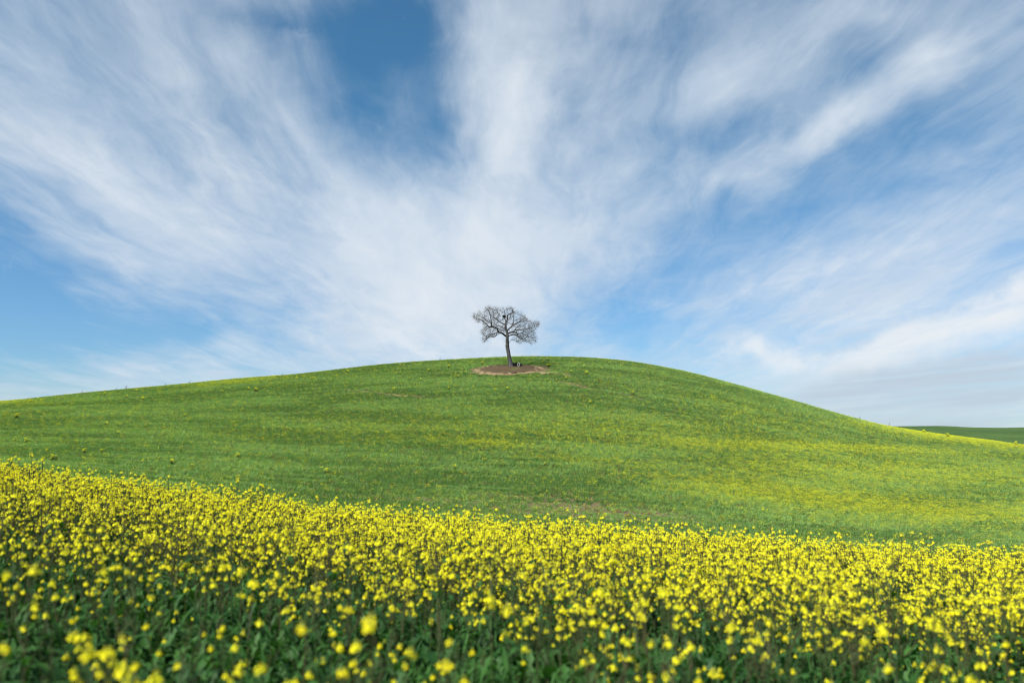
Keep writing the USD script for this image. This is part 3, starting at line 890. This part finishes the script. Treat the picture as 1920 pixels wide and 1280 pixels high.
# nest: a dark bundle of sticks lodged in the fork below the top
nest_c = t4(878, 372) + TREE
r = random.Random(5)
sticks, core = [], []
for k in range(120):
    a = r.uniform(0, 6.28); rr = r.uniform(0.04, 0.15); z = r.uniform(-0.17, 0.10)
    p = np.array([math.cos(a) * rr, math.sin(a) * rr, z]); t = np.array([-math.sin(a), math.cos(a), r.uniform(-.35, .35)]) * r.uniform(0.10, 0.22)
    sticks.append(tube([p - t, p + [0, 0, .01], p + t], [0.010, 0.012, 0.007], 4))
bowl = trimesh.creation.icosphere(2, 1.0)
bv = bowl.vertices * [0.14, 0.14, 0.15] * (1 + 0.12 * meshkit.noise(bowl.vertices * 3, 8)[:, None]) - [0, 0, 0.05]
bv[:, 2] = np.where((bv[:, 2] > 0) & (np.hypot(bv[:, 0], bv[:, 1]) < .16), -0.02, bv[:, 2])
M_NEST = plain_mat('nest', (0.012, 0.011, 0.010), (0.035, 0.03, 0.026), 20.0)
nest = thing('nest', 'dark stick nest lodged in the upper branches of the bare tree', 'nest', nest_c)
obj('bowl', (bv, bowl.faces), M_NEST, nest.GetPath(), smooth=True)
tag(obj('sticks', join(sticks), M_NEST, nest.GetPath()), kind='stuff')

# hollow log and broken stump lying beside the trunk
M_PALE = plain_mat('pale_wood', (0.16, 0.155, 0.145), (0.27, 0.26, 0.245), 12.0, 0.8, 0.4)
M_DARKWOOD = plain_mat('dark_wood', (0.030, 0.026, 0.022), (0.075, 0.065, 0.055), 10.0, 0.9, 0.6)


def hollow(r_out, r_in, L, n=24, seed=1):
    V = []
    for (x, r_) in [(0, r_in), (0, r_out), (L * .3, r_out * 1.04), (L * .7, r_out * .98), (L, r_out * .9), (L, r_in * .9), (L * 0.5, r_in), (0, r_in)]:
        a = np.linspace(0, 2 * np.pi, n + 1)
        rr = r_ * (1 + 0.05 * np.sin(3 * a + seed) + 0.03 * np.sin(5 * a))
        V.append(np.stack([np.full(n + 1, x), rr * np.cos(a), rr * np.sin(a)], 1))
    return np.array(V)


def ground_at(px, py, dz=0.0):
    p = on_hill(px, py)
    return p + [0, 0, dz + 0.26]


lg = ground_at(972.5, 690.5, 0.22)
log = thing('hollow_log', 'hollow log with a pale ring-shaped cut end right of the trunk', 'log', lg - np.array([0, 0, 0.06]), rz=58, scale=0.85)
V = hollow(0.24, 0.135, 0.55)
obj('bark', grid_mesh(V[1:]), M_DARKWOOD, log.GetPath(), smooth=40)
rim = hollow(0.245, 0.155, 0.05)
obj('cut_end', grid_mesh(rim[[0, 1, 2, 3, 4, 5, 6, 7]] * [1, 1, 1] - [0.03, 0, 0]), M_PALE, log.GetPath(), smooth=30)
obj('splinter', tube([[0.1, -.13, .18], [0.06, -.17, .32], [0.02, -.20, .44]], [.03, .02, .006], 5), M_PALE, log.GetPath())
st = ground_at(966, 689.5, 0.05)
m = trimesh.creation.icosphere(3, 1.0)
vv = m.vertices * [0.42, 0.22, 0.24]
vv = vv * (1 + 0.35 * meshkit.fbm(m.vertices * 2.2, 4, 77)[:, None])
stump = thing('root_stump', 'dark gnarled root stump between trunk and hollow log', 'stump', st)
obj('wood', (vv, m.faces), M_DARKWOOD, stump.GetPath(), smooth=50)
for k, (a, b) in enumerate([((-.3, -.1, .1), (-.45, -.2, .42)), ((.05, -.1, .15), (.1, -.2, .42)), ((.3, -.1, .05), (.48, -.25, .3))]):
    a, b = np.array(a), np.array(b)
    obj('root', tube([a, (a + b) / 2 + [.03, 0, .02], b], [.06, .045, .015], 6), M_DARKWOOD, stump.GetPath(), smooth=True)

# ------------------------------------------------------------------ plants scattered on the hill, one by one
UsdGeom.Scope.Define(stage, '/World/Looks')
CLS = stage.CreateClassPrim('/World/plant_kinds')


def hill_bush(k, heads, w, hgt, yellow=True):
    path = f'/World/plant_kinds/bush_{k:03d}'
    UsdGeom.Xform.Define(stage, path)
    r = random.Random(900 + k)
    tops = []
    tubes_ = []
    for q in range(heads):
        a, rad = r.uniform(0, 6.28), 0.85 * w * math.sqrt(r.random())
        top = np.array([rad * math.cos(a), rad * math.sin(a), hgt * 1.25 * r.uniform(0.45, 1.05)])
        tubes_.append(tube([[top[0] * .2, top[1] * .2, 0], top * [.6, .6, .55], top], [.010, .008, .005], 4))
        tops.append(top)
    usdkit.mesh(stage, f'{path}/stems', join(tubes_), M_STEM if yellow else M_DRY)
    if yellow:
        hd = []
        for t in tops:
            m = trimesh.creation.icosphere(1, 0.034 * r.uniform(0.6, 1.4))
            vv = m.vertices * (1 + 0.5 * meshkit.noise(m.vertices * 40 + t, 3)[:, None]) * [1, 1, .75]
            hd.append((vv + t, m.faces))
        usdkit.mesh(stage, f'{path}/flower_heads', join(hd), M_HILLPETAL)
        lv = []
        for q in range(26):
            v, f = leaf_strip(r.uniform(.14, .3) * hgt / .5, r.uniform(.02, .045), r.uniform(.3, 1.4), r.uniform(.5, 1.4), 4, .2)
            a, rad = r.uniform(0, 6.28), w * .7 * math.sqrt(r.random())
            lv.append((rot_z(v, a + r.uniform(-1, 1)) + [rad * math.cos(a), rad * math.sin(a), r.uniform(0, hgt * .45)], f))
        usdkit.mesh(stage, f'{path}/leaves', join(lv), M_WEED)
    else:
        tw = []
        for t in tops:
            for q in range(4):
                b = t * r.uniform(.6, .95); e = b + [r.uniform(-.09, .09), r.uniform(-.09, .09), r.uniform(.03, .12)]
                tw.append(tube([b, e], [.006, .004], 3))
        usdkit.mesh(stage, f'{path}/side_stalks', join(tw), M_DRY)
    return path


BUSH = [hill_bush(0, 9, .16, .42), hill_bush(1, 14, .24, .50), hill_bush(2, 6, .12, .50), hill_bush(3, 34, .50, .42), hill_bush(4, 4, .10, .34)]
DRYB = [hill_bush(10, 5, .16, .62, False), hill_bush(11, 3, .10, .50, False)]
# (x, y of the foot in the photograph, kind, scale)
HILL_PLANTS = [(558, 714, 0, 1), (586, 714, 3, 1), (630, 710, 1, 1), (652, 701, 1, 1.1), (742, 705, 0, 1), (750, 704, 2, .9), (768, 714, 0, .9), (789, 716, 0, .9), (803, 698, 1, .9), (842, 691, 1, 1), (858, 711, 2, 1),
    (740, 734, 1, .9), (842, 733, 1, .9), (888, 731, 0, .9), (707, 700, 0, .8), (904, 685, 1, 1), (1029, 689, 3, 1), (1026, 678, 2, 1), (1018, 683, 1, .9), (1011, 691, 0, 1), (1071, 701, 0, 1), (1100, 704, 1, 1), (1061, 713, 0, 1.1),
    (1187, 742, 2, 1), (1142, 685, 2, .8), (1107, 760, 1, .9), (1044, 716, 0, .8), (930, 735, 3, .75), (951, 734, 1, .9), (1022, 877, 2, .8), (852, 881, 1, .8), (653, 862, 0, .8), (1170, 895, 0, .7),
    (57, 757, 1, 1), (78, 755, 1, .9), (117, 749, 0, .8), (255, 737, 1, 1.1), (195, 743, 1, 1), (238, 748, 0, 1), (267, 752, 1, 1), (417, 739, 0, 1), (465, 734, 1, 1), (480, 737, 1, 1.2), (30, 788, 1, 1.3), (8, 785, 0, 1.1),
    (198, 800, 1, .9), (222, 818, 2, .9), (273, 805, 0, 1), (347, 784, 0, 1), (455, 772, 0, .9), (50, 836, 1, 1.1), (143, 837, 0, 1), (157, 855, 1, 1), (157, 869, 0, .9), (100, 869, 1, 1.1), (323, 875, 1, .95), (362, 881, 0, .8), (267, 873, 2, .7),
    (447, 862, 1, .9), (492, 830, 0, .9), (613, 890, 1, .9), (307, 807, 4, 1), (87, 852, 0, .8), (190, 852, 0, .8), (68, 837, 4, 1), (27, 832, 4, 1.2), (1733, 815, 1, 1.3), (1778, 822, 1, 1.3), (1905, 835, 1, 1.2)]
DRY_PLANTS = [(154, 741.5, 0, 1), (217, 735.5, 0, .9), (236, 733, 0, 1.2), (310, 727, 1, 1), (355, 723, 0, 1.1), (530, 707.5, 1, .9), (825, 678.5, 0, 1), (775, 683, 1, .8), (1076, 672.5, 1, .9), (1612, 788, 0, 1.1), (1667, 800, 0, 1.2)]


def zone(x, y):
    top = float(np.interp(x, [p[0] for p in SIL], [p[1] for p in SIL]))
    if x > 1500:
        return 'on the hill\'s right shoulder'
    if abs(x - 960) < 130 and y < 740:
        return 'near the bare soil'
    if y - top < 16:
        return 'under the skyline ' + ('left' if x < 960 else 'right') + ' of tree'
    if y > 820:
        return 'low on the hill'
    return 'on the mid slope ' + ('left' if x < 960 else 'right') + ' of tree'


ORD = ['first', 'second', 'third', 'fourth', 'fifth', 'sixth', 'seventh', 'eighth', 'ninth', 'tenth', 'eleventh', 'twelfth', 'thirteenth', 'fourteenth', 'fifteenth', 'sixteenth', 'seventeenth', 'eighteenth', 'nineteenth', 'twentieth',
       'twenty-first', 'twenty-second', 'twenty-third', 'twenty-fourth', 'twenty-fifth', 'twenty-sixth', 'twenty-seventh', 'twenty-eighth', 'twenty-ninth', 'thirtieth']
LOOK = ['yellow flowering bush', 'leafy yellow flowering bush', 'slender yellow flowering weed', 'broad bright yellow clump', 'small yellow weed']
zones = {}
for q in sorted(HILL_PLANTS):
    zones.setdefault(zone(q[0], q[1]), []).append(q)
for zn, qs in zones.items():
    for i, (x, y, k, sc) in enumerate(qs):
        where = f'{LOOK[k]} {zn}, {ORD[i]} from left' if len(qs) > 1 else f'{LOOK[k]} {zn}'
        thing('flowering_bush', where, 'wild plant', on_hill(x, y), rz=rng.uniform(1, 359), group='yellow flowering plants scattered on the hill', scale=sc * 0.85, ref=BUSH[k])
for i, (x, y, k, sc) in enumerate(sorted(DRY_PLANTS)):
    thing('dry_weed', f'thin dry weed stalks on the hill skyline, {ORD[i]} from left', 'weed', on_hill(x, y), rz=rng.uniform(1, 359), group='dry weeds along the skyline', scale=sc, ref=DRYB[k])

# ------------------------------------------------------------------ the flower field
NK = 16
HEADS = [3, 4, 2, 5, 4, 6, 3, 4, 1, 5, 2, 3, 6, 1, 4, 3]
KINDS = []
for k in range(NK):
    st_, hd, bd, lv = mustard(500 + k, height=0.60 + 0.025 * k, heads=HEADS[k], leaves=5)
    KINDS.append((st_, hd, bd, lv))
    path = f'/World/plant_kinds/mustard_{k:03d}'
    UsdGeom.Xform.Define(stage, path)
    usdkit.mesh(stage, f'{path}/stem', st_, M_STEM)
    for i, (a, b) in enumerate(zip(hd, bd)):
        sfx = '' if i == 0 else f'_{i:03d}'
        usdkit.mesh(stage, f'{path}/flower_head{sfx}', a, M_PETAL)
        usdkit.mesh(stage, f'{path}/flower_head{sfx}/buds', b, M_BUD)
    for i, l in enumerate(lv):
        usdkit.mesh(stage, f'{path}/leaf' + ('' if i == 0 else f'_{i:03d}'), l, M_LEAF)

HALF = 0.72
# where the growth is thinner or thicker than elsewhere
THIN = [(1800, 1078, 240, 20, 0.03, -0.75), (1500, 1045, 120, 14, 0.05, -0.35), (1800, 1120, 250, 26, 0.05, 0.5), (1250, 1110, 260, 40, 0.04, 0.5), (150, 1130, 300, 40, 0.05, -0.2), (1750, 1215, 420, 60, 0, -0.4), (700, 1110, 200, 30, 0.03, 0.2)]


def density(X, Y):
    """Plants per square metre: thin near the viewer, thick towards the far edge."""
    d = np.interp(Y, [0, 2.5, 4, 5.5, 7, 9, 18.5], [6.0, 8.0, 12, 19, 30, 48, 66])
    c = meshkit.fbm(pts3(X / 1.6, Y / 1.2, 0.0), 3, 61)
    qx, qy = px_of(np.stack([X, Y, field_z(X, Y) + 0.8], -1))
    ex, ey = px_of(np.stack([X / Y * YE, np.full_like(X, YE), EYE[2] + YE * V_EDGE(np.clip(X / Y, _ue[0], _ue[-1]))], -1))
    fade = np.interp(qy - ey - 60 * np.clip(qx, -300, 2200) / 1920, [20, 60, 110, 190, 320], [1.0, 0.84, 0.50, 0.42, 0.56])
    return d * fade * np.clip(1 + 1.1 * c + bumps(qx, qy, THIN), 0.15, 2.2)


NC = 92000
fy = np.sqrt(rng.uniform(1.3 ** 2, 18.2 ** 2, NC))
fx = rng.uniform(-1, 1, NC) * (HALF * fy + 1.6)
# candidates have about this density (per square metre) at each distance
cand_d = NC / (18.2 ** 2 - 1.3 ** 2) * 2 * fy / (2 * (HALF * fy + 1.6))
kp = rng.random(NC) < density(fx, fy) / cand_d
fx, fy = fx[kp], fy[kp]
fz = field_z(fx, fy)
n = len(fx)
kind = rng.integers(0, NK, n)
scl = rng.normal(0.97, 0.13, n).clip(0.68, 1.32)
yaw = rng.uniform(0, 2 * np.pi, n)
order = np.argsort(fy)
tops = np.stack([fx, fy, fz + 0.8 * scl], 1)
tx, ty = px_of(tops)
inview = (tx > 5) & (tx < 1915) & (ty < 1290)
near = [i for i in order if inview[i]][:300]
rest = np.setdiff1d(np.arange(n), near)
COUNT = {1: 'one', 2: 'two', 3: 'three', 4: 'four', 5: 'five', 6: 'six'}
near = sorted(near, key=lambda i: fy[i])
BANDS = [(0, 14, 'in front rank of field'), (14, 34, 'in second rank of field'), (34, 58, 'in third rank of field'), (58, 86, 'in fourth rank of field')]
for lo, hi, words in BANDS:
    for q, i in enumerate(sorted(near[lo:hi], key=lambda i: tx[i])):
        thing('mustard_plant', f'mustard plant with {COUNT[len(KINDS[kind[i]][1])]} yellow heads {words}, {ORD[q]} from left', 'flower', (fx[i], fy[i], fz[i] - 0.01), rz=math.degrees(yaw[i]),
              group='mustard plants at the front of the field', scale=scl[i], ref=f'/World/plant_kinds/mustard_{kind[i]:03d}')
for i in near[86:]:
    thing('mustard_plant', 'yellow mustard plant among many alike behind the four front ranks of the field', 'flower', (fx[i], fy[i], fz[i] - 0.01), rz=math.degrees(yaw[i]),
          group='mustard plants behind the front ranks', scale=scl[i], ref=f'/World/plant_kinds/mustard_{kind[i]:03d}')
protos = [[(s_, M_STEM, False), (join(hd), M_PETAL, False), (join(bd), M_BUD, False), (join(lv), M_LEAF, False)] for s_, hd, bd, lv in KINDS]
instancer('mustard_flowers', protos, np.stack([fx, fy, fz - 0.01], 1)[rest], kind[rest], yaw[rest], scl[rest], label='dense yellow mustard flowers filling the field to its far edge', category='flowers')
print('mustard plants', n)

# leaves under the flowers
NL = 62000
ly = np.sqrt(rng.uniform(0.9 ** 2, 19.0 ** 2, NL))
lx = rng.uniform(-1, 1, NL) * (HALF * ly + 1.7)
lz = field_z(lx, ly)
li = np.where(rng.random(NL) < 0.035, rng.integers(9, 12, NL), rng.integers(0, 9, NL))
clumps = [[(leaf_clump(700 + k, 20, 0.05, 0.16, 0.012, 0.40), M_LEAF, True)] for k in range(8)] + [[(blade_clump(720), M_BLADE, True)]] + [[(KINDS[k][0], M_STEM, False), (join(KINDS[k][3]), M_LEAF, True)] for k in (0, 2, 4)]
lh = rng.uniform(0.75, 1.35, NL) * (1 + 0.35 * meshkit.fbm(pts3(lx / 0.9, ly / 0.9, 0.0), 2, 71))
instancer('leafy_undergrowth', clumps, np.stack([lx, ly, lz - 0.01], 1), li, rng.uniform(0, 6.28, NL), lh, label='dark green leaves and grass growing under the yellow flowers', category='plants')
